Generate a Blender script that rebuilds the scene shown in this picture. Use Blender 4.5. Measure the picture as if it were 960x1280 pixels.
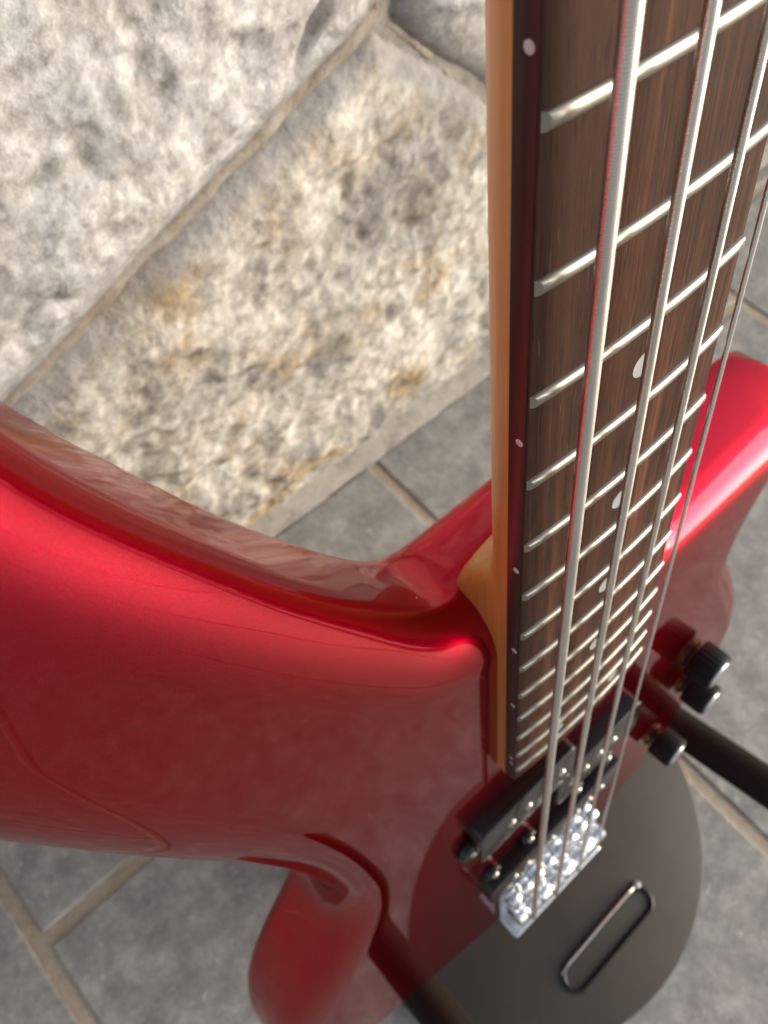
import bpy, bmesh, math, random
import numpy as np
from mathutils import Matrix, Vector
from mathutils.geometry import delaunay_2d_cdt

for o in list(bpy.data.objects):
    bpy.data.objects.remove(o)
SC = bpy.context.scene
COL = SC.collection
R = math.radians

# ------------------------------------------------------------------ camera
cd = bpy.data.cameras.new('camera')
cam = bpy.data.objects.new('camera', cd)
COL.objects.link(cam)
SC.camera = cam
cam.matrix_world = Matrix(((0.74007897, 0.58377462, -0.33390165, 0.0),
                           (-0.67171258, 0.66596867, -0.32448103, 0.0),
                           (0.03294425, 0.46442752, 0.88499817, 0.600),
                           (0, 0, 0, 1)))
cd.sensor_fit = 'VERTICAL'
cd.sensor_height = 36.0
cd.sensor_width = 27.0
cd.lens = 27.85
cd.clip_start = 0.004
cd.clip_end = 200.0
cd.dof.use_dof = True
cd.dof.focus_distance = 0.142
cd.dof.aperture_fstop = 24.0

# ------------------------------------------------------------------ world, sun, exposure
SUN_EL, SUN_AZ = 13.0, 131.0          # azimuth from +y (the stone wall) clockwise towards +x
w = bpy.data.worlds.new('World')
SC.world = w
w.use_nodes = True
wn = w.node_tree
bg = wn.nodes['Background']
sky = wn.nodes.new('ShaderNodeTexSky')
sky.sky_type = 'NISHITA'
sky.sun_disc = False
sky.sun_elevation = R(SUN_EL)
sky.sun_rotation = R(SUN_AZ)
sky.air_density = 1.0
sky.dust_density = 4.0
sky.ozone_density = 1.0
hs = wn.nodes.new('ShaderNodeHueSaturation')            # thin overcast: the sky is whiter than clear blue
hs.inputs['Saturation'].default_value = 0.62
wn.links.new(sky.outputs[0], hs.inputs['Color'])
wn.links.new(hs.outputs[0], bg.inputs[0])
bg.inputs[1].default_value = 0.15
sd = bpy.data.lights.new('sun', 'SUN')
sd.energy = 1.5
sd.angle = R(48)
sd.color = (1.0, 0.965, 0.92)
sun = bpy.data.objects.new('sun', sd)
COL.objects.link(sun)
dv = Vector((math.sin(R(SUN_AZ)) * math.cos(R(SUN_EL)), math.cos(R(SUN_AZ)) * math.cos(R(SUN_EL)), math.sin(R(SUN_EL))))
sun.rotation_euler = dv.to_track_quat('Z', 'Y').to_euler()
vs = SC.view_settings
vs.view_transform = 'Standard'
vs.look = 'None'
vs.exposure = 0.72
vs.gamma = 1.0
vs.use_curve_mapping = False
SC.render.engine = 'CYCLES'
SC.cycles.use_denoising = True
SC.cycles.max_bounces = 8
SC.cycles.glossy_bounces = 5

# ------------------------------------------------------------------ material helpers
class Mat:
    def __init__(self, name):
        self.m = bpy.data.materials.new(name)
        self.m.use_nodes = True
        self.t = self.m.node_tree
        self.b = self.t.nodes['Principled BSDF']
        tc = self.t.nodes.new('ShaderNodeTexCoord')
        self.obj = tc.outputs['Object']
    def n(self, typ, **kw):
        nd = self.t.nodes.new(typ)
        for k, v in kw.items():
            setattr(nd, k, v)
        return nd
    def l(self, a, b):
        self.t.links.new(a, b)
    def mapping(self, scale=(1, 1, 1), src=None, loc=(0, 0, 0), rot=(0, 0, 0)):
        mp = self.n('ShaderNodeMapping')
        mp.inputs['Scale'].default_value = scale
        mp.inputs['Location'].default_value = loc
        mp.inputs['Rotation'].default_value = rot
        self.l(src or self.obj, mp.inputs[0])
        return mp.outputs[0]
    def noise(self, scale, detail=4, rough=0.6, vec=None, dist=0.0):
        nd = self.n('ShaderNodeTexNoise')
        nd.inputs['Scale'].default_value = scale
        nd.inputs['Detail'].default_value = detail
        nd.inputs['Roughness'].default_value = rough
        nd.inputs['Distortion'].default_value = dist
        self.l(vec or self.obj, nd.inputs['Vector'])
        return nd.outputs['Fac']
    def ramp(self, fac, stops, interp='LINEAR'):
        nd = self.n('ShaderNodeValToRGB')
        cr = nd.color_ramp
        cr.interpolation = interp
        while len(cr.elements) < len(stops):
            cr.elements.new(0.5)
        for e, (p, c) in zip(cr.elements, stops):
            e.position = p
            e.color = (*c, 1) if len(c) == 3 else c
        self.l(fac, nd.inputs[0])
        return nd.outputs[0]
    def mix(self, fac, a, b, mode='MIX'):
        nd = self.n('ShaderNodeMix', data_type='RGBA', blend_type=mode)
        for sock, v in ((nd.inputs[0], fac), (nd.inputs[6], a), (nd.inputs[7], b)):
            if hasattr(v, 'is_output'):
                self.l(v, sock)
            elif isinstance(v, (int, float)):
                sock.default_value = v
            else:
                sock.default_value = (*v, 1)
        return nd.outputs[2]
    def math(self, op, a, b=0.0):
        nd = self.n('ShaderNodeMath', operation=op)
        for sock, v in ((nd.inputs[0], a), (nd.inputs[1], b)):
            if hasattr(v, 'is_output'):
                self.l(v, sock)
            else:
                sock.default_value = v
        return nd.outputs[0]
    def set(self, **kw):
        for k, v in kw.items():
            s = self.b.inputs[k.replace('_', ' ')]
            if hasattr(v, 'is_output'):
                self.l(v, s)
            elif isinstance(v, tuple) and len(v) == 3 and s.type == 'RGBA':
                s.default_value = (*v, 1)
            else:
                s.default_value = v
        return self
    def bump(self, h, strength=0.5, dist=0.001, prev=None):
        nd = self.n('ShaderNodeBump')
        nd.inputs['Strength'].default_value = strength
        nd.inputs['Distance'].default_value = dist
        self.l(h, nd.inputs['Height'])
        if prev:
            self.l(prev, nd.inputs['Normal'])
        self.l(nd.outputs[0], self.b.inputs['Normal'])
        return nd.outputs[0]

def simple(name, col, rough=0.5, metal=0.0, coat=0.0, spec=0.5):
    m = Mat(name)
    m.set(Base_Color=col, Roughness=rough, Metallic=metal, Coat_Weight=coat)
    m.b.inputs['Specular IOR Level'].default_value = spec
    return m

def mat_red():
    m = Mat('candy_red_lacquer')
    fl = m.noise(5200, 1, 0.5)
    flk = m.ramp(fl, [(0.35, (0.38, 0.0002, 0.014)), (0.62, (0.56, 0.0004, 0.028)), (0.78, (0.78, 0.012, 0.07))])
    m.set(Base_Color=flk, Metallic=1.0, Roughness=0.27, Coat_Weight=1.0, Coat_Roughness=0.015, Coat_IOR=1.5, Specular_Tint=(0.5, 0.02, 0.04))
    vd = m.n('ShaderNodeTexVoronoi'); vd.inputs['Scale'].default_value = 95
    m.l(m.obj, vd.inputs['Vector'])
    sep = m.n('ShaderNodeSeparateColor'); m.l(vd.outputs['Color'], sep.inputs[0])
    pick = m.math('GREATER_THAN', sep.outputs[0], 0.86)
    near = m.math('LESS_THAN', vd.outputs['Distance'], m.math('MULTIPLY', sep.outputs[1], 0.035))
    dmask = m.math('MULTIPLY', pick, near)
    m.l(m.mix(dmask, flk, (0.75, 0.62, 0.62)), m.b.inputs['Base Color'])
    m.l(m.math('SUBTRACT', 1.0, dmask), m.b.inputs['Metallic'])
    m.l(m.math('MULTIPLY', m.math('SUBTRACT', 1.0, dmask), 0.72), m.b.inputs['Coat Weight'])
    m.bump(fl, 0.05, 0.0002)
    r = m.ramp(m.noise(60, 4, 0.7), [(0.4, (0.01,) * 3), (0.75, (0.05,) * 3)])
    m.l(r, m.b.inputs['Coat Roughness'])
    return m.m

def mat_maple():
    m = Mat('oiled_maple')
    v = m.mapping((900, 14, 900))
    g = m.noise(1.0, 4, 0.6, v, 0.6)
    c = m.ramp(g, [(0.25, (0.66, 0.25, 0.045)), (0.55, (0.84, 0.345, 0.068)), (0.8, (0.90, 0.42, 0.11))])
    big = m.noise(25, 3, 0.5, m.mapping((1, 0.25, 1)))
    c2 = m.mix(m.ramp(big, [(0.35, (0, 0, 0)), (0.7, (0.5, 0.5, 0.5))]), c, (0.46, 0.18, 0.045))
    m.set(Base_Color=c2, Roughness=0.42, Coat_Weight=0.25, Coat_Roughness=0.25)
    m.bump(g, 0.05, 0.0003)
    return m.m

def mat_rosewood():
    m = Mat('rosewood')
    v = m.mapping((420, 9, 420))
    g = m.noise(1.0, 5, 0.65, v, 0.4)
    c = m.ramp(g, [(0.22, (0.014, 0.007, 0.005)), (0.40, (0.036, 0.014, 0.008)), (0.58, (0.100, 0.038, 0.020)), (0.80, (0.20, 0.084, 0.043))])
    g2 = m.noise(1.0, 2, 0.5, m.mapping((110, 3.5, 110)), 0.5)
    c = m.mix(m.ramp(g2, [(0.4, (0, 0, 0)), (0.62, (0.75, 0.75, 0.75))]), c, (0.042, 0.019, 0.013))
    # open pores: short pale and dark dashes
    p = m.noise(1.0, 2, 0.5, m.mapping((2600, 120, 2600)), 0.0)
    pk = m.ramp(p, [(0.66, (0, 0, 0)), (0.76, (0.35, 0.35, 0.35))])
    c = m.mix(pk, c, (0.22, 0.14, 0.085))
    pd = m.ramp(p, [(0.30, (0.9, 0.9, 0.9)), (0.41, (0, 0, 0))])
    c = m.mix(pd, c, (0.012, 0.008, 0.006))
    m.set(Base_Color=c, Roughness=0.6)
    m.b.inputs['Specular IOR Level'].default_value = 0.14
    m.bump(p, 0.25, 0.0002)
    return m.m

def mat_board_edge():
    m = Mat('rosewood_lacquered_edge')
    g = m.noise(1.0, 4, 0.6, m.mapping((500, 8, 500)), 0.4)
    c = m.ramp(g, [(0.3, (0.020, 0.006, 0.003)), (0.7, (0.048, 0.015, 0.007))])
    m.set(Base_Color=c, Roughness=0.5, Coat_Weight=0.08, Coat_Roughness=0.2)
    return m.m

def mat_string():
    m = Mat('nickel_wound_wire')
    n = m.noise(1.0, 3, 0.6, m.mapping((300, 40, 300)))
    c = m.ramp(n, [(0.3, (0.68, 0.64, 0.57)), (0.7, (0.84, 0.80, 0.73))])
    m.set(Base_Color=c, Metallic=1.0, Roughness=0.36)
    return m.m

def mat_stone(name, pale, cream, ochre, grey, warm, seed):
    m = Mat(name)
    off = m.mapping((1, 1, 1), loc=(seed * 1.37, seed * 0.71, seed * 2.3))
    big = m.noise(8, 6, 0.62, off, 0.25)
    mid = m.noise(42, 8, 0.70, off, 0.15)
    fine = m.noise(130, 9, 0.72, off, 0.0)
    grain = m.noise(700, 4, 0.65, off)
    # crumbly grains: a voronoi field with broken-up coordinates
    wv = m.n('ShaderNodeTexNoise'); wv.inputs['Scale'].default_value = 60; wv.inputs['Detail'].default_value = 5
    m.l(off, wv.inputs['Vector'])
    wmix = m.n('ShaderNodeVectorMath', operation='MULTIPLY_ADD')
    m.l(wv.outputs['Color'], wmix.inputs[0]); wmix.inputs[1].default_value = (0.02, 0.02, 0.02); m.l(off, wmix.inputs[2])
    vo = m.n('ShaderNodeTexVoronoi'); vo.inputs['Scale'].default_value = 85
    m.l(wmix.outputs[0], vo.inputs['Vector'])
    grit = vo.outputs['Distance']
    base = m.ramp(mid, [(0.30, grey), (0.43, cream), (0.56, pale), (0.72, cream)])
    veins = m.ramp(m.noise(13, 7, 0.68, m.mapping((1, 1, 1.8), off), 0.5), [(0.42, (0, 0, 0)), (0.50, (0.8,) * 3), (0.58, (0, 0, 0))])
    base = m.mix(veins, base, pale)
    oc = m.ramp(m.noise(15, 8, 0.72, off, 0.3), [(0.50, (0, 0, 0)), (0.60, (warm * 0.75,) * 3), (0.70, (warm,) * 3)])
    base = m.mix(oc, base, ochre)
    gp = m.ramp(big, [(0.40, (0.7,) * 3), (0.54, (0, 0, 0))])
    base = m.mix(gp, base, grey)
    sp = m.ramp(fine, [(0.34, (0.20, 0.19, 0.18)), (0.44, (0.68, 0.67, 0.65)), (0.53, (1, 1, 1)), (0.64, (1.42, 1.41, 1.40))])
    base = m.mix(0.55, base, sp, 'MULTIPLY')
    gc = m.ramp(grit, [(0.10, (1.08, 1.07, 1.05)), (0.45, (0.95, 0.94, 0.92)), (0.80, (0.62, 0.58, 0.53))])
    base = m.mix(0.5, base, gc, 'MULTIPLY')
    pit = m.ramp(m.noise(60, 5, 0.7, off, 0.1), [(0.27, (0.30, 0.24, 0.18)), (0.37, (1, 1, 1))])
    base = m.mix(0.45, base, pit, 'MULTIPLY')
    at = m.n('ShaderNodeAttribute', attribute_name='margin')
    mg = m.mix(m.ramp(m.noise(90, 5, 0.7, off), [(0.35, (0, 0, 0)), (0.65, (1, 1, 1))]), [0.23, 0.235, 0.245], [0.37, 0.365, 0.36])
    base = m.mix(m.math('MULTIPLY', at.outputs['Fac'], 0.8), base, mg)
    m.set(Base_Color=base, Roughness=0.85)
    m.b.inputs['Specular IOR Level'].default_value = 0.25
    h = m.math('ADD', m.math('MULTIPLY', mid, 1.0), m.math('ADD', m.math('MULTIPLY', fine, 0.55), m.math('MULTIPLY', grain, 0.14)))
    h = m.math('SUBTRACT', h, m.math('MULTIPLY', grit, 0.35))
    m.bump(h, 0.85, 0.0045)
    return m.m

def mat_mortar(name, c1, c2, c3):
    m = Mat(name)
    n = m.noise(55, 6, 0.7, None, 0.4)
    f = m.noise(600, 4, 0.7)
    c = m.ramp(n, [(0.3, c1), (0.52, c2), (0.75, c3)])
    c = m.mix(0.6, c, m.ramp(f, [(0.3, (0.6,) * 3), (0.7, (1.1,) * 3)]), 'MULTIPLY')
    m.set(Base_Color=c, Roughness=0.9)
    m.b.inputs['Specular IOR Level'].default_value = 0.2
    m.bump(m.math('ADD', n, m.math('MULTIPLY', f, 0.3)), 0.7, 0.003)
    return m.m

def mat_tile():
    m = Mat('grey_stone_tile')
    oi = m.n('ShaderNodeObjectInfo')
    cmb = m.n('ShaderNodeCombineXYZ')
    m.l(m.math('MULTIPLY', oi.outputs['Random'], 37.0), cmb.inputs[0])
    m.l(m.math('MULTIPLY', oi.outputs['Random'], 11.0), cmb.inputs[1])
    va = m.n('ShaderNodeVectorMath', operation='ADD')
    m.l(m.obj, va.inputs[0]); m.l(cmb.outputs[0], va.inputs[1])
    v = va.outputs[0]
    a = m.noise(46, 8, 0.70, v, 0.15)
    b = m.noise(240, 7, 0.74, v, 0.1)
    s = m.noise(120, 5, 0.7, v, 0.2)
    c = m.ramp(a, [(0.30, (0.185, 0.182, 0.175)), (0.5, (0.295, 0.288, 0.274)), (0.70, (0.45, 0.436, 0.41))])
    c = m.mix(m.ramp(b, [(0.52, (0, 0, 0)), (0.72, (0.55,) * 3)]), c, (0.47, 0.455, 0.43))
    c = m.mix(m.ramp(b, [(0.28, (0.5,) * 3), (0.44, (0, 0, 0))]), c, (0.14, 0.139, 0.134))
    c = m.mix(m.ramp(s, [(0.62, (0, 0, 0)), (0.70, (0.8,) * 3)]), c, (0.56, 0.54, 0.50))
    m.set(Base_Color=c, Roughness=0.5)
    m.b.inputs['Specular IOR Level'].default_value = 0.4
    m.bump(m.math('ADD', a, m.math('MULTIPLY', b, 0.35)), 0.35, 0.002)
    return m.m

def mat_base():
    m = Mat('powder_coated_black_steel')
    n = m.noise(1500, 2, 0.5)
    d = m.noise(30, 4, 0.6)
    c = m.ramp(d, [(0.3, (0.034, 0.027, 0.019)), (0.7, (0.046, 0.037, 0.027))])
    m.set(Base_Color=c, Roughness=0.46)
    m.bump(n, 0.15, 0.0002)
    return m.m

def mat_foam():
    m = Mat('dark_foam_rubber')
    n = m.noise(900, 3, 0.6)
    c = m.ramp(n, [(0.3, (0.009, 0.0065, 0.004)), (0.7, (0.018, 0.013, 0.009))])
    m.set(Base_Color=c, Roughness=0.7)
    m.b.inputs['Specular IOR Level'].default_value = 0.2
    m.bump(n, 0.2, 0.0004)
    return m.m

M = dict(red=mat_red(), maple=mat_maple(), rose=mat_rosewood(), edge=mat_board_edge(), string=mat_string(),
         plain=simple('plain_steel_wire', (0.88, 0.86, 0.82), 0.32, 1.0).m,
         fret=simple('nickel_silver', (0.41, 0.388, 0.335), 0.36, 1.0).m,
         dot=simple('pearl_inlay', (0.42, 0.44, 0.44), 0.25, 0.0, 0.5).m,
         sdot=simple('side_marker', (0.72, 0.60, 0.56), 0.35).m,
         black=simple('black_plastic', (0.008, 0.0065, 0.006), 0.25, 0.0, 0.15).m,
         matte=simple('black_knob_plastic', (0.005, 0.004, 0.0035), 0.5, spec=0.25).m,
         chrome=simple('chrome', (0.86, 0.89, 0.93), 0.24, 1.0).m,
         steel=simple('screw_steel', (0.6, 0.57, 0.52), 0.25, 1.0).m,
         brass=simple('gold_washer', (0.13, 0.085, 0.05), 0.3, 1.0).m,
         base=mat_base(), foam=mat_foam(), tile=mat_tile(),
         grout=mat_mortar('tan_grout', (0.42, 0.345, 0.255), (0.52, 0.435, 0.335), (0.60, 0.52, 0.42)),
         bead=mat_mortar('tan_pointing', (0.23, 0.18, 0.13), (0.34, 0.305, 0.26), (0.42, 0.41, 0.395)),
         mortar=mat_mortar('grey_mortar', (0.19, 0.178, 0.16), (0.31, 0.295, 0.268), (0.39, 0.365, 0.325)))

# ------------------------------------------------------------------ mesh helpers (guitar parts are written in millimetres)
def mesh_obj(name, verts, faces, mat, parent=None, smooth=True, scale=0.001, mats=None, fmi=None):
    me = bpy.data.meshes.new(name)
    v = np.asarray(verts, float) * scale
    me.from_pydata(v.tolist(), [], faces)
    for mm in (mats or [mat]):
        me.materials.append(mm)
    if fmi is not None:
        me.polygons.foreach_set('material_index', fmi)
    if smooth:
        me.polygons.foreach_set('use_smooth', [True] * len(me.polygons))
    me.update()
    o = bpy.data.objects.new(name, me)
    COL.objects.link(o)
    if parent:
        o.parent = parent
    return o

def sharp(o, deg=35):
    o.data.set_sharp_from_angle(angle=R(deg))
    return o

def tag(o, label=None, cat=None, group=None, kind=None):
    for k, v in (('label', label), ('category', cat), ('group', group), ('kind', kind)):
        if v:
            o[k] = v
    return o

def empty(name, loc=(0, 0, 0)):
    o = bpy.data.objects.new(name, None)
    o.empty_display_size = 0.05
    COL.objects.link(o)
    o.location = loc
    return o

def rings_faces(nr, ns, closed=True, cap0=True, cap1=True):
    f = []
    for i in range(nr - 1):
        for j in range(ns if closed else ns - 1):
            a = i * ns + j; b = i * ns + (j + 1) % ns
            f.append((a, b, b + ns, a + ns))
    if cap0: f.append(tuple(range(ns - 1, -1, -1)))
    if cap1: f.append(tuple(range((nr - 1) * ns, nr * ns)))
    return f

def tube(path, rad, ns=16):
    """path: points, rad: radius per point or one value -> verts, faces"""
    P = np.array(path, float)
    rr = np.full(len(P), rad, float) if np.isscalar(rad) else np.array(rad, float)
    T = np.gradient(P, axis=0)
    T /= np.linalg.norm(T, axis=1)[:, None]
    up = np.array([0, 0, 1.0]) if abs(T[0][2]) < 0.9 else np.array([1.0, 0, 0])
    V = []
    for p_, t, r_ in zip(P, T, rr):
        a = np.cross(t, up); a /= np.linalg.norm(a)
        b = np.cross(a, t)
        up = b
        for k in range(ns):
            an = 2 * math.pi * k / ns
            V.append(p_ + r_ * (math.cos(an) * a + math.sin(an) * b))
    return V, rings_faces(len(P), ns)

def lathe(prof, axis, centre, ns=28):
    """prof: (radius, height) pairs turned about axis 'x','y','z'"""
    V = []
    for r_, h in prof:
        for k in range(ns):
            an = 2 * math.pi * k / ns
            c, s = r_ * math.cos(an), r_ * math.sin(an)
            q = {'z': (c, s, h), 'y': (s, h, c), 'x': (h, c, s)}[axis]
            V.append(np.array(q) + np.array(centre))
    return V, rings_faces(len(prof), ns)

def box(x0, x1, y0, y1, z0, z1, bev=0.8, seg=2):
    bm = bmesh.new()
    bmesh.ops.create_cube(bm, size=1.0)
    for v in bm.verts:
        v.co = ((x0 + x1) / 2 + v.co.x * (x1 - x0), (y0 + y1) / 2 + v.co.y * (y1 - y0), (z0 + z1) / 2 + v.co.z * (z1 - z0))
    if bev:
        bmesh.ops.bevel(bm, geom=bm.edges[:], offset=bev, segments=seg, profile=0.5, affect='EDGES')
    V = [tuple(v.co) for v in bm.verts]
    F = [tuple(v.index for v in f.verts) for f in bm.faces]
    bm.free()
    return V, F

def rbox(x0, x1, y0, y1, z0, z1, rad=5, edge=1.2, n=6):
    """slab with rounded corners in plan and a rounded top edge"""
    pts = []
    for cx, cy, a0 in ((x1 - rad, y1 - rad, 0), (x0 + rad, y1 - rad, 90), (x0 + rad, y0 + rad, 180), (x1 - rad, y0 + rad, 270)):
        for k in range(n + 1):
            a = R(a0 + 90 * k / n)
            pts.append((cx, cy, math.cos(a), math.sin(a)))
    V = []
    lev = [(0, z0)] + [(edge * (1 - math.cos(R(q))), z1 - edge + edge * math.sin(R(q))) for q in (0, 30, 60, 90)]
    for off, z in lev:
        for cx, cy, c, s in pts:
            V.append((cx + c * (rad - off), cy + s * (rad - off), z))
    return V, rings_faces(len(lev), len(pts))

def join(parts):
    V, F = [], []
    for v, f in parts:
        k = len(V)
        V += list(v)
        F += [tuple(i + k for i in q) for q in f]
    return V, F

# numpy value-noise for the rough stone faces
def vnoise(x, y, seed):
    rs = np.random.RandomState(seed)
    tab = rs.rand(256, 256)
    xi = np.floor(x).astype(int); yi = np.floor(y).astype(int)
    fx = x - xi; fy = y - yi
    fx = fx * fx * fx * (fx * (fx * 6 - 15) + 10); fy = fy * fy * fy * (fy * (fy * 6 - 15) + 10)
    g = lambda a, b: tab[a % 256, b % 256]
    return (g(xi, yi) * (1 - fx) + g(xi + 1, yi) * fx) * (1 - fy) + (g(xi, yi + 1) * (1 - fx) + g(xi + 1, yi + 1) * fx) * fy

def fbm(x, y, seed, oct=5, gain=0.52, ridge=False):
    s = 0; a = 1.0; t = 0
    for k in range(oct):
        n = vnoise(x * 2 ** k + 17.3 * k, y * 2 ** k + 5.1 * k, seed + k)
        if ridge:
            n = 1 - np.abs(2 * n - 1)
        s = s + a * n; t += a; a *= gain
    return s / t

def poly_sdf(px, py, poly):
    """positive inside"""
    d = np.full(px.shape, 1e9)
    inside = np.zeros(px.shape, bool)
    n = len(poly)
    for i in range(n):
        ax, ay = poly[i]; bx, by = poly[(i + 1) % n]
        ex, ey = bx - ax, by - ay
        t = np.clip(((px - ax) * ex + (py - ay) * ey) / (ex * ex + ey * ey), 0, 1)
        d = np.minimum(d, np.hypot(px - ax - t * ex, py - ay - t * ey))
        c = ((ay > py) != (by > py))
        with np.errstate(divide='ignore', invalid='ignore'):
            xx = (bx - ax) * (py - ay) / (by - ay if by != ay else 1e-12) + ax
        inside ^= c & (px < xx)
    return np.where(inside, d, -d)

# ------------------------------------------------------------------ floor: grout bed and tiles
V, F = box(-1.6, 2.0, -2.42, 0.30, -0.03, -0.0022, 0)
floor = tag(mesh_obj('floor', V, F, M['grout'], smooth=False, scale=1.0), kind='structure')
V, F = join([box(-30, 30, -40, -2.42, -0.05, -0.0005, 0), box(-30, -1.6, -2.42, 8, -0.05, -0.0005, 0), box(2.0, 30, -2.42, 8, -0.05, -0.0005, 0)])
tag(mesh_obj('ground', V, F, M['tile'], smooth=False, scale=1.0), kind='structure')
G = 0.0105
def tile(x0, x1, y0, y1, dz=0.0):
    V, F = box(x0 + G / 2, x1 - G / 2, y0 + G / 2, y1 - G / 2, -0.012, dz, 0.0016, 2)
    c = np.mean(np.array(V), axis=0)
    o = mesh_obj('tile', np.array(V) - c, F, M['tile'], floor, smooth=False, scale=1.0)
    o.location = c
    return o
PITCH = 0.411
rt = random.Random(4)
for k in range(-3, 5):
    x0 = 0.2510 + (k - 1) * PITCH           # k = 0: the column left of the joint seen beside the neck
    first = {0: 0.2725, 1: 0.131, 2: 0.160, 3: 0.245}.get(k + 1, 0.131 if k % 2 else 0.02)
    edges = [0.2675]
    y = first if first < 0.265 else 0.2675 - PITCH * 0.98
    while y > -2.1:
        edges.append(y); y -= 6 * PITCH
    edges.append(-2.41)
    for a, b in zip(edges[:-1], edges[1:]):
        tile(x0, x0 + PITCH, b, a, rt.uniform(-0.0006, 0.0006))

# ------------------------------------------------------------------ rough stone wall
WY = 0.2790                                   # plane of the mortar
wall = tag(empty('stone_wall', (0.3, WY, 0.0)), 'rough split face wall of pale irregular stones with grey mortar joints', 'wall')
gx, gz = np.meshgrid(np.arange(-1.2, 1.9, 0.006), np.arange(-0.02, 1.05, 0.006), indexing='ij')
md = 0.004 * (fbm(gx * 22, gz * 22, 5) - 0.5) + 0.0022 * (fbm(gx * 90, gz * 90, 9) - 0.5)
def grid_faces(nx, nz, keep=None):
    I = np.arange(nx * nz).reshape(nx, nz)
    q = np.stack([I[:-1, :-1], I[1:, :-1], I[1:, 1:], I[:-1, 1:]], -1).reshape(-1, 4)
    return q if keep is None else q[keep[q].all(1)]
mv = np.stack([gx - 0.3, -md, gz], -1).reshape(-1, 3)
mesh_obj('mortar', mv, grid_faces(*gx.shape).tolist(), M['mortar'], wall, scale=1.0)
V, F = box(-1.5, 1.6, 0.012, 0.25, -0.02, 1.04, 0)
mesh_obj('wall_core', V, F, M['mortar'], wall, smooth=False, scale=1.0)

stone_mats = {
    'white': mat_stone('pale_grey_limestone', (0.66, 0.68, 0.70), (0.55, 0.55, 0.54), (0.50, 0.44, 0.35), (0.36, 0.385, 0.42), 0.40, 1.0),
    'cream': mat_stone('cream_limestone', (0.66, 0.65, 0.61), (0.50, 0.465, 0.395), (0.46, 0.33, 0.15), (0.25, 0.255, 0.265), 0.85, 5.0),
    'grey': mat_stone('grey_limestone', (0.368, 0.364, 0.356), (0.296, 0.288, 0.276), (0.320, 0.248, 0.160), (0.192, 0.192, 0.192), 0.4, 9.0),
}
def stone(poly, mat, seed, step=0.004, proud=0.012, rough=1.0, edge=0.030, pits=()):
    poly = [(a / 1000, b / 1000) for a, b in poly]
    xs = [q[0] for q in poly]; zs = [q[1] for q in poly]
    X, Z = np.meshgrid(np.arange(min(xs) - 0.008, max(xs) + 0.008, step), np.arange(max(min(zs) - 0.008, -0.01), max(zs) + 0.008, step), indexing='ij')
    wob = 0.006 * (fbm(X * 16, Z * 16, seed + 40, 4) - 0.5)
    d = poly_sdf(X, Z, poly) + wob
    t = np.clip(d / edge, 0, 1)
    h = proud * (1 - (1 - t) ** 2.4)
    am = 0.14 + 0.86 * t ** 1.6
    big = fbm(X * 7, Z * 7, seed, 3) - 0.5
    wx = X + 0.02 * fbm(X * 9, Z * 9, seed + 3, 3); wz = Z + 0.02 * fbm(X * 9, Z * 9, seed + 6, 3)
    mid = fbm(wx * 26, wz * 34, seed + 11, 5, 0.58) - 0.5
    rg = fbm(wx * 15, wz * 22, seed + 21, 5, 0.55, True) - 0.5
    pit = np.clip(fbm(X * 30, Z * 30, seed + 31, 4) - 0.62, 0, 1)
    h = h + rough * am * (0.020 * big + 0.013 * mid + 0.010 * rg - 0.02 * pit)
    for (cx, cz, ex_, ez_, rot, dep) in pits:
        u = (X - cx / 1000) * math.cos(rot) + (Z - cz / 1000) * math.sin(rot)
        v = -(X - cx / 1000) * math.sin(rot) + (Z - cz / 1000) * math.cos(rot)
        h = h - dep / 1000 * np.exp(-(u * 1000 / ex_) ** 2 - (v * 1000 / ez_) ** 2)
    h = np.where(d < 0, -0.004 + d * 0.8, np.maximum(h, 0.0005 + 0.02 * np.clip(d, 0, 0.02)))
    keep = (d > -0.009).reshape(-1)
    Fq = grid_faces(*X.shape, keep)
    used = np.unique(Fq)
    remap = -np.ones(X.size, int); remap[used] = np.arange(len(used))
    V = np.stack([X - 0.3, -h, Z], -1).reshape(-1, 3)[used]
    o = mesh_obj('stone', V, remap[Fq].tolist(), stone_mats[mat], wall, scale=1.0)
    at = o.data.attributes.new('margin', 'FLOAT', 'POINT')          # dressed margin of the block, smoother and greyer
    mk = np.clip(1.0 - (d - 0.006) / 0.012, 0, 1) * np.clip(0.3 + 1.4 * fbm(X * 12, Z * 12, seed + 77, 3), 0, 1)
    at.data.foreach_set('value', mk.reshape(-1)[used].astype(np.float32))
    return o
# joints measured on the photograph, in wall millimetres (along the wall, up from the floor)
stone([(-420, 101), (-60, 245), (36, 287), (147, 331), (255, 374), (304, 334), (354, 290), (406, 243), (458, 187), (476, 20), (-420, 20)], 'cream', 11, 0.0024, 0.013, 1.1, pits=[(150, 75, 7, 6, 0, 10), (60, 210, 16, 8, 0.5, 3), (205, 300, 10, 5, -0.5, 3)])
stone([(-420, 109), (-60, 251), (34, 291), (142, 335), (186, 353), (250, 381), (262, 440), (276, 640), (-60, 660), (-420, 600)], 'white', 27, 0.0024, 0.014, 1.0, pits=[(209, 391, 14, 3.2, 1.0, 13), (40, 330, 20, 9, 0.4, 3)])
stone([(266, 374), (304, 341), (355, 297), (408, 249), (461, 195), (640, 240), (660, 470), (470, 560), (290, 560), (274, 440)], 'white', 45, 0.0030, 0.012, 0.9)
stone([(486, 24), (468, 184), (648, 226), (900, 190), (910, 24)], 'grey', 57, 0.006)
stone([(660, 240), (905, 206), (1150, 240), (1140, 520), (676, 500)], 'white', 61, 0.007)
stone([(928, 24), (918, 190), (1160, 224), (1560, 200), (1570, 24)], 'cream', 65, 0.007)
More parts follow.
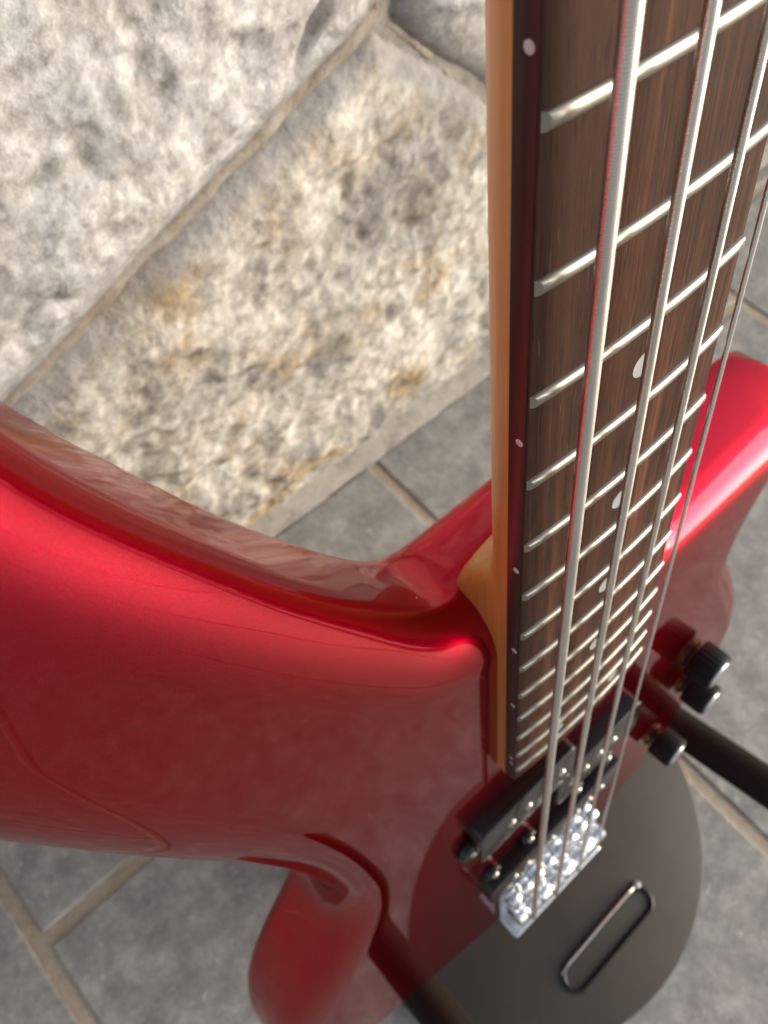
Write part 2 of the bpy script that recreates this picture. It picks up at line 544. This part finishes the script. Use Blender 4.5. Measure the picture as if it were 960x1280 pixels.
stone([(-1080, 24), (-1060, 300), (-440, 300), (-436, 24)], 'grey', 71, 0.007)
stone([(-1080, 318), (-1080, 640), (-440, 610), (-440, 318)], 'white', 75, 0.007)
stone([(-1080, 660), (-1070, 980), (-300, 990), (-290, 668), (-440, 628)], 'cream', 79, 0.008)
stone([(-270, 672), (-280, 990), (420, 985), (410, 580), (240, 660), (-60, 680)], 'grey', 83, 0.008)
stone([(440, 580), (450, 985), (1150, 990), (1140, 540), (676, 516)], 'cream', 87, 0.008)
stone([(1165, 240), (1160, 985), (1570, 990), (1575, 216)], 'grey', 91, 0.008)
# raised tan pointing beads in the two joints that show
for k, (pa, pb) in enumerate((((-420, 105), (262, 380)), ((256, 382), (462, 190)))):
    n = 140
    V = []
    for i in range(n + 1):
        t = i / n
        x = (pa[0] + (pb[0] - pa[0]) * t) / 1000; z = (pa[1] + (pb[1] - pa[1]) * t) / 1000
        dx, dz = pb[0] - pa[0], pb[1] - pa[1]
        L = math.hypot(dx, dz); nx_, nz_ = -dz / L, dx / L
        wv_ = (0.0042, 0.0022)[k] * (0.75 + 0.5 * float(vnoise(np.array(t * 40.0), np.array(3.0 + k), 8)))
        hv = (0.0050, 0.0035)[k] * (0.7 + 0.6 * float(vnoise(np.array(t * 55.0), np.array(9.0 + k), 6)))
        off = 0.003 * (float(vnoise(np.array(t * 22.0), np.array(5.0 + k), 4)) - 0.5)
        for u in (-1.3, -0.9, -0.45, 0.0, 0.45, 0.9, 1.3):
            V.append((x - 0.3 + nx_ * (wv_ * u + off), 0.003 - hv * max(0.0, 1 - (u / 1.3) ** 2) ** 0.5, z + nz_ * (wv_ * u + off)))
    mesh_obj('pointing_bead', V, rings_faces(n + 1, 7, False, False, False), M['bead'], wall, scale=1.0)
# smooth pointing fillet along the foot of the wall
xs = np.arange(-1.2, 1.85, 0.005)
prof = [(0.0300, 0.012), (0.0235, 0.008), (0.017, 0.0045), (0.010, -0.001), (0.004, -0.0055), (-0.004, -0.0065)]
V = []
for i, x in enumerate(xs):
    for j, (z, y) in enumerate(prof):
        n = 0.0035 * (vnoise(np.array(x * 45 + j * 3.1), np.array(j * 0.7 + 2), 3) - 0.5)
        V.append((x - 0.3, -0.004 + (y - 0.008) * 0.9 + n, z + n * 0.6))
mesh_obj('pointing', V, rings_faces(len(xs), len(prof), False, False, False), M['mortar'], wall, scale=1.0)

# ------------------------------------------------------------------ guitar frame
GM = Matrix(((0.999896184, 0.000208799, -0.01440757, 0.10297760),
             (-0.0140392445, 0.239205338, -0.970867502, -0.05493492),
             (0.00324365178, 0.970968981, 0.239183436, 0.11807689),
             (0, 0, 0, 1)))
bass = tag(empty('bass_guitar'), 'glossy candy red four string bass guitar leaning on its stand', 'guitar')
BASE = Vector((0.0, -0.076, -0.030))
bass.matrix_world = GM @ Matrix.Translation(BASE)
def part(name, V, F, mat, parent=None, smooth=True, **kw):
    """V in guitar millimetres; shift so that the root sits at the base of the body"""
    o = mesh_obj(name, np.asarray(V, float) - np.array(BASE) * 1000, F, mat, parent or bass, smooth, **kw)
    return o

SCALE = 864.0
fy = lambda n: SCALE * 2 ** (-n / 12.0)
bw = lambda y: 65.2 + (57.6 - 65.2) * (y - 216) / 216.0 + 0.8     # fretboard width
RAD = 305.0
zb = lambda x: -(RAD - math.sqrt(RAD * RAD - x * x))
faceZ = lambda y: -9.4 - (280 - y) * 0.0072

# ---- body
CTRL = [(-29, 303), (-38, 305.5), (-47, 314.5), (-58, 331), (-73, 357), (-87, 386), (-94, 402), (-98, 413), (-103, 431), (-109, 450), (-120, 464), (-135, 467),
        (-147, 455), (-151, 430), (-148, 400), (-143, 370), (-137, 345), (-128.5, 315), (-117.5, 280), (-108.5, 246), (-104, 217), (-103, 194), (-108, 173), (-119, 156), (-134, 137), (-148, 113), (-157, 85), (-161, 57), (-158, 30), (-149, 8), (-134, -8), (-115, -20), (-95, -33), (-70, -51), (-40, -66),
        (0, -77), (42, -75), (78, -62), (104, -44), (125, -20), (145, 10), (159, 40), (163, 68), (156, 98), (141, 132), (126, 164), (121.5, 186),
        (126, 207), (137, 225), (147, 238), (150, 247), (145, 255), (134, 260), (119, 261.5), (103, 261.5), (86, 261), (70, 261), (56, 266), (44, 281), (35, 296), (31, 303)]
def catmull(P, step=2.0):
    P = np.array(P, float)
    Q = np.vstack([2 * P[0] - P[1], P, 2 * P[-1] - P[-2]])
    out = []
    for i in range(1, len(Q) - 2):
        p0, p1, p2, p3 = Q[i - 1], Q[i], Q[i + 1], Q[i + 2]
        n = max(3, int(np.linalg.norm(p2 - p1) / step))
        for k in range(n):
            t = k / n
            out.append(0.5 * (2 * p1 + (p2 - p0) * t + (2 * p0 - 5 * p1 + 4 * p2 - p3) * t * t + (3 * p1 - p0 - 3 * p2 + p3) * t ** 3))
    out.append(P[-1])
    return np.array(out)
OL = catmull(CTRL)
heel = np.array([(31 - 62 * k / 31, 303) for k in range(1, 31)])
OL = np.vstack([OL, heel])
for _ in range(4):                                # smooth, then resample evenly
    OL = 0.25 * np.roll(OL, 1, 0) + 0.5 * OL + 0.25 * np.roll(OL, -1, 0)
seg = np.linalg.norm(np.roll(OL, -1, 0) - OL, axis=1)
cum = np.r_[0, np.cumsum(seg)]
NO = 640
tt = np.linspace(0, cum[-1], NO, endpoint=False)
OLc = np.vstack([OL, OL[:1]])
OL = np.c_[np.interp(tt, cum, OLc[:, 0]), np.interp(tt, cum, OLc[:, 1])]
for _ in range(3):
    OL = 0.25 * np.roll(OL, 1, 0) + 0.5 * OL + 0.25 * np.roll(OL, -1, 0)
tan = np.roll(OL, -1, 0) - np.roll(OL, 1, 0)
tan /= np.linalg.norm(tan, axis=1)[:, None]
area = 0.5 * np.sum(OL[:, 0] * np.roll(OL[:, 1], -1) - np.roll(OL[:, 0], -1) * OL[:, 1])
nrm = np.c_[-tan[:, 1], tan[:, 0]] * (1 if area > 0 else -1)      # inward
for _ in range(6):
    nrm = 0.25 * np.roll(nrm, 1, 0) + 0.5 * nrm + 0.25 * np.roll(nrm, -1, 0)
    nrm /= np.linalg.norm(nrm, axis=1)[:, None]
sst = lambda a, b, x: (lambda t: t * t * (3 - 2 * t))(min(1, max(0, (x - a) / (b - a))))
def scoop(x, y):
    d = y - 243.0
    return 1.95 * 0.5 * (d + math.sqrt(d * d + 16.0)) * sst(34, 60, x)
def horn(x, y):                       # 1 on the treble horn, whose end is cut as one steep slope
    return sst(34, 60, x) * sst(226, 248, y)
THICK = 39.0
EW, ED = 20.0, 14.0
nseg = 16
rows = []
back = [(9 * (1 - math.sin(R(a))), -THICK + 9 * (1 - math.cos(R(a)))) for a in (0, 15, 30, 45, 60, 75, 90)]   # (inset, z rel. face)
for ins, zr in back:
    row = []
    for i in range(NO):
        k = 1 - 0.85 * horn(OL[i, 0], OL[i, 1])
        row.append((OL[i, 0] + nrm[i, 0] * ins * k, OL[i, 1] + nrm[i, 1] * ins * k, faceZ(OL[i, 1]) - THICK + (zr + THICK) * k))
    rows.append(row)
for k in range(nseg + 1):
    a = R(90 * k / nseg)
    ins0 = EW * (1 - math.cos(a)); zr = -ED + ED * math.sin(a)
    row = []
    for i in range(NO):
        ins = ins0 * (1 - 0.82 * horn(*OL[i]))
        x, y = OL[i, 0] + nrm[i, 0] * ins, OL[i, 1] + nrm[i, 1] * ins
        row.append((x, y, faceZ(y) + zr * (1 - 0.9 * horn(*OL[i])) - scoop(x, y)))
    rows.append(row)
V = [q for r_ in rows for q in r_]
nr = len(rows)
F = rings_faces(nr, NO, True, True, False)
# flat top inside the rounded edge
inner = [(q[0], q[1]) for q in rows[-1]]
ipoly = [inner[i] for i in range(0, NO, 2)]
gxs, gys = np.meshgrid(np.arange(-160, 165, 5.0), np.arange(-80, 480, 5.0), indexing='ij')
dd = poly_sdf(gxs.ravel(), gys.ravel(), ipoly)
pts = [(a, b) for a, b, d in zip(gxs.ravel(), gys.ravel(), dd) if d > 3.0]
vi = [Vector(q) for q in inner] + [Vector(q) for q in pts]
res = delaunay_2d_cdt(vi, [], [list(range(NO))] if True else [], 1, 1e-5)
rv, re_, rf, ov = res[0], res[1], res[2], res[3]
k0 = len(V)
idx = []
extra = []
for j, q in enumerate(rv):
    src = [s for s in ov[j] if s < NO]
    if src:
        idx.append((nr - 1) * NO + src[0])
    else:
        idx.append(k0 + len(extra))
        extra.append((q.x, q.y, faceZ(q.y) - scoop(q.x, q.y)))
V += extra
for fc in rf:
    f3 = [idx[j] for j in fc]
    a, b, c = (np.array(V[j]) for j in f3[:3])
    if np.cross(b - a, c - a)[2] < 0:
        f3 = f3[::-1]
    F.append(tuple(f3))
body = part('body', V, F, M['red'])
bm = bmesh.new(); bm.from_mesh(body.data); bmesh.ops.recalc_face_normals(bm, faces=bm.faces[:]); bm.to_mesh(body.data); bm.free()
body.data.polygons.foreach_set('use_smooth', [True] * len(body.data.polygons))

# ---- neck (maple), rounded above, square heel in the body
def neck_section(y, n=30):
    hw = bw(y) / 2 - 0.15
    t = sst(297, 322, y)
    depth = (1 - t) * 28.0 + t * (23.2 - 0.0075 * (y - 330))
    ex = (1 - t) * 12.0 + t * 2.05
    out = []
    top = -5.9
    D = depth + top
    for k in range(n + 1):
        a = math.pi * k / n
        c, s = math.cos(a), math.sin(a)
        out.append((hw * math.copysign(abs(c) ** (2 / ex), c), y, top - D * abs(s) ** (2 / ex)))
    return out
ys = list(np.arange(206, 294, 8.0)) + list(np.arange(295, 336, 1.25)) + list(np.arange(340, 866, 14.0)) + [866]
V = [q for y in ys for q in neck_section(y)]
neck = sharp(part('neck', V, rings_faces(len(ys), 31), M['maple']), 50)
bm = bmesh.new(); bm.from_mesh(neck.data); bmesh.ops.recalc_face_normals(bm, faces=bm.faces[:]); bm.to_mesh(neck.data); bm.free()
V, F = box(-30, 34, 866, 1040, -20, -6, 4, 3)
V = [(x * (1 + 0.25 * sst(870, 930, y)) + 12 * sst(900, 1030, y), y, z - 4 * sst(866, 880, y)) for x, y, z in V]
part('headstock', V, F, M['maple'], neck)

# ---- fretboard
nx = 22
ys = list(np.arange(207.5, 868, 12.0)) + [868]
V = []; fm = []
for y in ys:
    hw = bw(y) / 2
    e = 0.45
    ring = [(-hw, -5.95), (-hw, zb(hw) - e), (-hw + 0.13, zb(hw) - 0.2), (-hw + e, zb(hw - e))]
    ring += [(-hw + e + (2 * hw - 2 * e) * k / nx, zb(-hw + e + (2 * hw - 2 * e) * k / nx)) for k in range(1, nx)]
    ring += [(hw - e, zb(hw - e)), (hw - 0.13, zb(hw) - 0.2), (hw, zb(hw) - e), (hw, -5.95)]
    V += [(x, y, z) for x, z in ring]
ns = len(V) // len(ys)
F = rings_faces(len(ys), ns)
fmi = []
for f_ in F:
    j = sorted(q % ns for q in f_)
    side = len(f_) > 4 or j[-1] <= 1 or j[0] >= ns - 2 or (j[0] == 0 and j[-1] == ns - 1)
    fmi.append(1 if side else 0)
board = part('fretboard', V, F, M['rose'], mats=[M['rose'], M['edge']], fmi=fmi)
bm = bmesh.new(); bm.from_mesh(board.data); bmesh.ops.recalc_face_normals(bm, faces=bm.faces[:]); bm.to_mesh(board.data); bm.free()
sharp(board, 40)

def fret_mesh(y):
    L = bw(y) / 2 - 0.35
    w2, h = 1.35, 1.15
    prof = [(w2 * math.cos(R(a)), h * math.sin(R(a)) ** 0.85 if 0 < a < 180 else 0.0) for a in range(0, 181, 20)]
    n = 18
    V = []
    xs = [-L + 2 * L * k / n for k in range(n + 1)]
    for x in xs:
        for (py, pz) in prof:
            xx = x
            if abs(x) > L - 0.01:
                xx = math.copysign(L - pz * 0.75, x)     # bevelled ends
            V.append((xx, y + py, zb(x) - 0.05 + pz))
    return V, rings_faces(n + 1, len(prof), True)
for n in range(1, 25):
    V, F = fret_mesh(fy(n))
    o = part('fret', V, F, M['fret'], board)
    bm = bmesh.new(); bm.from_mesh(o.data); bmesh.ops.recalc_face_normals(bm, faces=bm.faces[:]); bm.to_mesh(o.data); bm.free()
    sharp(o, 50)
V, F = box(-20, 20, 864, 868, -2, 2.6, 0.5)
part('nut', V, F, M['dot'])

def inlay(x, y, r_=2.8):
    V = [(x, y, zb(x) + 0.05)] + [(x + r_ * math.cos(2 * math.pi * k / 24), y + r_ * math.sin(2 * math.pi * k / 24), zb(x + r_ * math.cos(2 * math.pi * k / 24)) + 0.05) for k in range(24)]
    V += [(a, b, -1.0) for a, b, c in V[1:]]
    F = [(0, 1 + k, 1 + (k + 1) % 24) for k in range(24)] + [(1 + k, 25 + k, 25 + (k + 1) % 24, 1 + (k + 1) % 24) for k in range(24)]
    part('inlay_dot', V, F, M['dot'], board, False)
def side_dot(y, r_=0.85, z=-3.3):
    hw = bw(y) / 2
    V, F = lathe([(r_, 0.5), (r_, -0.06), (r_ * 0.9, -0.1)], 'x', (-hw, y, z), 18)
    part('side_dot', V, F, M['sdot'], board, True)
mids = lambda n: (fy(n) + fy(n - 1)) / 2
for n in (3, 5, 7, 9, 15, 17, 19, 21):
    inlay(0, mids(n)); side_dot(mids(n))
for sgn in (-1, 1):
    inlay(sgn * 13, mids(12)); inlay(sgn * 14, mids(24) - 0.3, 2.6)
    side_dot(444.9 + sgn * 4.6); side_dot(mids(24) + sgn * 2.2, 0.75)

# ---- strings
def wound(name, r_, x432, x15, dz, mat, pitch):
    ypl = [-42, -20, -9, -5, 10, 30]
    if pitch:
        ypl += list(np.arange(34, 474, pitch / 6))
    ypl += list(np.arange(476, 866, 15)) + [866, 880, 905]
    yy = np.array(ypl, float)
    ns = 14
    xx = x15 + (x432 - x15) * (yy - 15) / 417.0
    zz = 6.5 + (5.3 - 6.5) * (yy - 15) / 417.0 + dz
    zz = np.where(yy < -5, zz - (-5 - yy) * 0.22, zz)
    zz = np.where(yy > 866, zz - (yy - 866) * 0.25, zz)
    an = np.linspace(0, 2 * math.pi, ns, endpoint=False)
    rr = np.full((len(yy), ns), r_)
    if pitch:
        ph = 2 * math.pi * yy[:, None] / pitch + an[None, :]
        act = ((yy > 33) & (yy < 475))[:, None]
        rr = np.where(act, r_ - 0.085 + 0.095 * np.sqrt(np.abs(np.sin(ph / 2))), rr)
    V = np.stack([xx[:, None] + rr * np.cos(an), np.repeat(yy[:, None], ns, 1), zz[:, None] + rr * np.sin(an)], -1).reshape(-1, 3)
    I = np.arange(len(yy) * ns).reshape(len(yy), ns)
    J = np.roll(I, -1, 1)
    F = np.stack([I[:-1], J[:-1], J[1:], I[1:]], -1).reshape(-1, 4)
    o = part(name, V, F[:, ::-1].tolist(), mat)
    return o
STR = [(1.36, -21.8, -26.2, -0.35, 'string', 0.48), (1.04, -6.95, -8.6, 0.30, 'string', 0.44), (0.83, 7.4, 9.4, 0.30, 'string', 0.40), (0.56, 20.4, 25.9, -0.25, 'plain', 0)]
for r_, a, b, dz, mt, pt in STR:
    wound('string', r_, a, b, dz, M[mt], pt)

# ---- pickups
def pole(x, y, z, parent, r_=2.4):
    V, F = lathe([(r_, -2), (r_, 0.2), (r_ * 0.8, 0.8), (r_ * 0.3, 1.0), (0.05, 1.02)], 'z', (x, y, z), 16)
    part('pole_piece', V, F, M['steel'], parent)
def screw(x, y, z, parent, r_=2.2, mat='steel', name='screw'):
    V, F = lathe([(r_, -3), (r_, 0), (r_ * 0.85, 0.7), (r_ * 0.5, 1.1), (0.05, 1.2)], 'z', (x, y, z), 16)
    part(name, V, F, M[mat], parent)
for x0, x1, y0, y1, xs_ in ((-50, 4.5, 141, 171, (-33, -23.5, -13.5, -4)), (-4.5, 50, 113, 143, (4.5, 13.5, 23, 32))):
    yc = (y0 + y1) / 2
    zt = -3.0
    V, F = rbox(x0, x1, y0, y1, faceZ(yc) - 3, zt, 4, 1.0)
    pk = sharp(part('split_pickup', V, F, M['black']), 50)
    for x in xs_:
        pole(x, yc, zt, pk, 2.2)
    ex = x0 if x0 < -40 else x1
    s = -1 if ex < 0 else 1
    for (cx, cy) in ((ex + s * 1, yc - 6), ((x0 + x1) / 2 - s * 22, y0 - 3 if s < 0 else y1 + 3)):
        V, F = lathe([(6.5, -3), (6.5, 3.2), (5.9, 4.0), (0.05, 4.0)], 'z', (cx, cy, faceZ(cy)), 22)
        ear = part('mounting_ear', V, F, M['black'], pk)
        screw(cx, cy, faceZ(cy) + 4.0, ear)
V, F = rbox(-47, 47, 54, 77, faceZ(65) - 3, -3.2, 4, 1.0)
jp = sharp(part('bar_pickup', V, F, M['black']), 50)
for x in (-31, -22, -13.5, -4.5, 5, 14, 23, 32):
    pole(x, 65, -3.2, jp, 2.0)
for cx, cy in ((-40, 82), (-16, 80), (18, 80), (40, 82)):
    V, F = lathe([(5.0, -3), (5.0, 3.0), (4.5, 3.6), (0.05, 3.6)], 'z', (cx, cy, faceZ(cy)), 20)
    ear = part('mounting_ear', V, F, M['black'], jp)
    screw(cx, cy, faceZ(cy) + 3.6, ear)

# ---- bridge
zf = faceZ(0)
V, F = join([rbox(-37, 38, -43, 44, zf - 1, zf + 2.2, 3, 0.8), rbox(-37, 38, -46, -40, zf - 1, zf + 15.0, 2.5, 1.4)])
bridge = sharp(part('bridge', V, F, M['chrome']), 50)
for i, (r_, a, b, dz, mt, pt) in enumerate(STR):
    x = b
    yy = -6 + i * 2.0
    zt = 6.5 + dz - r_
    V, F = lathe([(0.05, -8.6), (4.9, -8.6), (6.0, -7.6), (6.0, -1.4), (5.2, -0.4), (5.2, 0.4), (6.0, 1.4), (6.0, 7.6), (4.9, 8.6), (0.05, 8.6)], 'x', (x, yy, zt - 5.4), 32)
    sd_ = sharp(part('saddle', V, F, M['chrome'], bridge), 45)
    for s in (-1, 1):                              # the two grub screw barrels in front of each saddle
        V, F = lathe([(0.05, -3.9), (3.2, -3.9), (4.1, -3.0), (4.1, 3.0), (3.2, 3.9), (0.05, 3.9)], 'x', (x + s * 4.6, yy + 19, zf + 6.5), 20)
        part('screw_barrel', V, F, M['chrome'], sd_)
    V, F = lathe([(0.05, 33), (1.7, 33), (1.7, 92), (0.05, 92)], 'y', (x, -72, zf + 5.5), 14)
    part('intonation_screw', V, F, M['steel'], sd_)
for x in (-30, -10, 10, 30):
    screw(x, 39, zf + 2.0, bridge, 3.4, 'chrome')

# ---- control knobs
def knob(x, y, k=1.0):
    z0 = faceZ(y)
    V, F = lathe([(0.05, 0.0), (7.4 * k, 0.0), (7.4 * k, 1.4), (5.2 * k, 2.0), (5.2 * k, 4.4), (0.05, 4.4)], 'z', (x, y, z0), 28)
    wz = sharp(part('knob_washer', V, F, M['brass']), 40)
    N = 96
    prof = [(8.2, 3.4), (9.4, 3.7), (9.7, 4.6), (9.5, 15.5), (9.0, 16.8), (8.0, 17.4), (0.05, 17.4)]
    V = []
    for j, (r_, h) in enumerate(prof):
        for q in range(N):
            rr = r_ * k - (0.38 if (q % 4 in (0, 1) and 1 <= j <= 4) else 0)
            an = 2 * math.pi * q / N
            V.append((x + rr * math.cos(an), y + rr * math.sin(an), z0 + h))
    kb = sharp(part('knob', V, rings_faces(len(prof), N), M['matte']), 30)
    V, F = lathe([(7.0 * k, 17.1), (7.0 * k, 17.7), (6.0 * k, 18.0), (0.05, 18.05)], 'z', (x, y, z0), 28)
    part('knob_cap', V, F, M['chrome'], kb)
knob(104, 104, 1.1); knob(113, 57, 1.0); knob(95, 12, 1.0)

# ------------------------------------------------------------------ stand with round base
stand = tag(empty('guitar_stand', (0.124, -0.0265, 0.0)), 'black round base guitar stand with padded arms under the red body', 'guitar stand')
def spart(name, V, F, mat, smooth=True, parent=None):
    """V in world metres"""
    return mesh_obj(name, np.asarray(V, float) - np.array((0.124, -0.0265, 0.0)), F, mat, parent or stand, smooth, 1.0)
BT = 0.012
RB = 0.1322
V, F = lathe([(0.0002, 0.0002), (RB, 0.0002), (RB + 0.0006, 0.003), (RB + 0.0006, BT - 0.002), (RB, BT - 0.0005), (RB - 0.0012, BT), (0.0002, BT)], 'z', (0.124, -0.0265, 0), 128)
base = sharp(spart('base', V, F, M['base']), 40)
# handle plate set in a slot in the base
def stadium(x0, x1, y0, y1, n=14):
    r_ = (y1 - y0) / 2
    cy = (y0 + y1) / 2
    return [(x1 - r_ + r_ * math.cos(R(-90 + 180 * k / n)), cy + r_ * math.sin(R(-90 + 180 * k / n))) for k in range(n + 1)] + \
           [(x0 + r_ + r_ * math.cos(R(90 + 180 * k / n)), cy + r_ * math.sin(R(90 + 180 * k / n))) for k in range(n + 1)]
SL = [stadium(0.0775 + d, 0.1620 - d, -0.1270 + d, -0.1075 - d) for d in (-0.0002, 0.0003, 0.0012, 0.0022, 0.0031, 0.0036)]
V = [(x, y, z) for lp, z in zip(SL, (BT - 0.001, BT + 0.0012, BT + 0.0021, BT + 0.0021, BT + 0.0012, BT - 0.001)) for x, y in lp]
spart('handle_rim', V, rings_faces(6, len(SL[0]), True, False, False), M['black'], True, base)
V, F = tube([(0.081, -0.1105, BT + 0.0006), (0.088, -0.1086, BT + 0.0016), (0.120, -0.1083, BT + 0.0018), (0.150, -0.1083, BT + 0.0018), (0.1565, -0.1086, BT + 0.0014)], 0.0012, 10)
spart('handle_wire', V, F, M['steel'], True, base)
V, F = lathe([(0.0026, 0), (0.0026, 0.0016), (0.0018, 0.0026), (0.0002, 0.0028)], 'z', (0.1585, -0.1092, BT), 16)
spart('rivet', V, F, M['dot'], True, base)
gw = lambda x, y, z: GM @ Vector((x / 1000, y / 1000, z / 1000))
# padded arms
for bx, by, d in ((-96, -45, (0.0, 0.10, 0.99)), (128, -30, (0.06, 0.10, 0.99))):
    d = np.array(d) / np.linalg.norm(d)
    P = [np.array(gw(*(np.array((bx, by, -15)) + d * t))) for t in (-46, -40, -20, 0, 40, 90, 104, 108, 110)]
    V, F = tube(P, [0.0116] * 7 + [0.0095, 0.004], 20)
    spart('padded_arm', V, F, M['foam'])
a = np.array(gw(-96, -45, -15 - 46)); b = np.array(gw(128, -30, -15 - 46))
mid = np.array((0.124, 0.040, 0.035))
V, F = tube([a, a * 0.6 + mid * 0.4, mid, b * 0.6 + mid * 0.4, b], 0.008, 14)
spart('yoke', V, F, M['base'])
V, F = tube([(0.124, 0.040, BT - 0.002), (0.124, 0.040, 0.02), (0.124, 0.041, 0.06)], 0.011, 16)
spart('upright', V, F, M['base'])
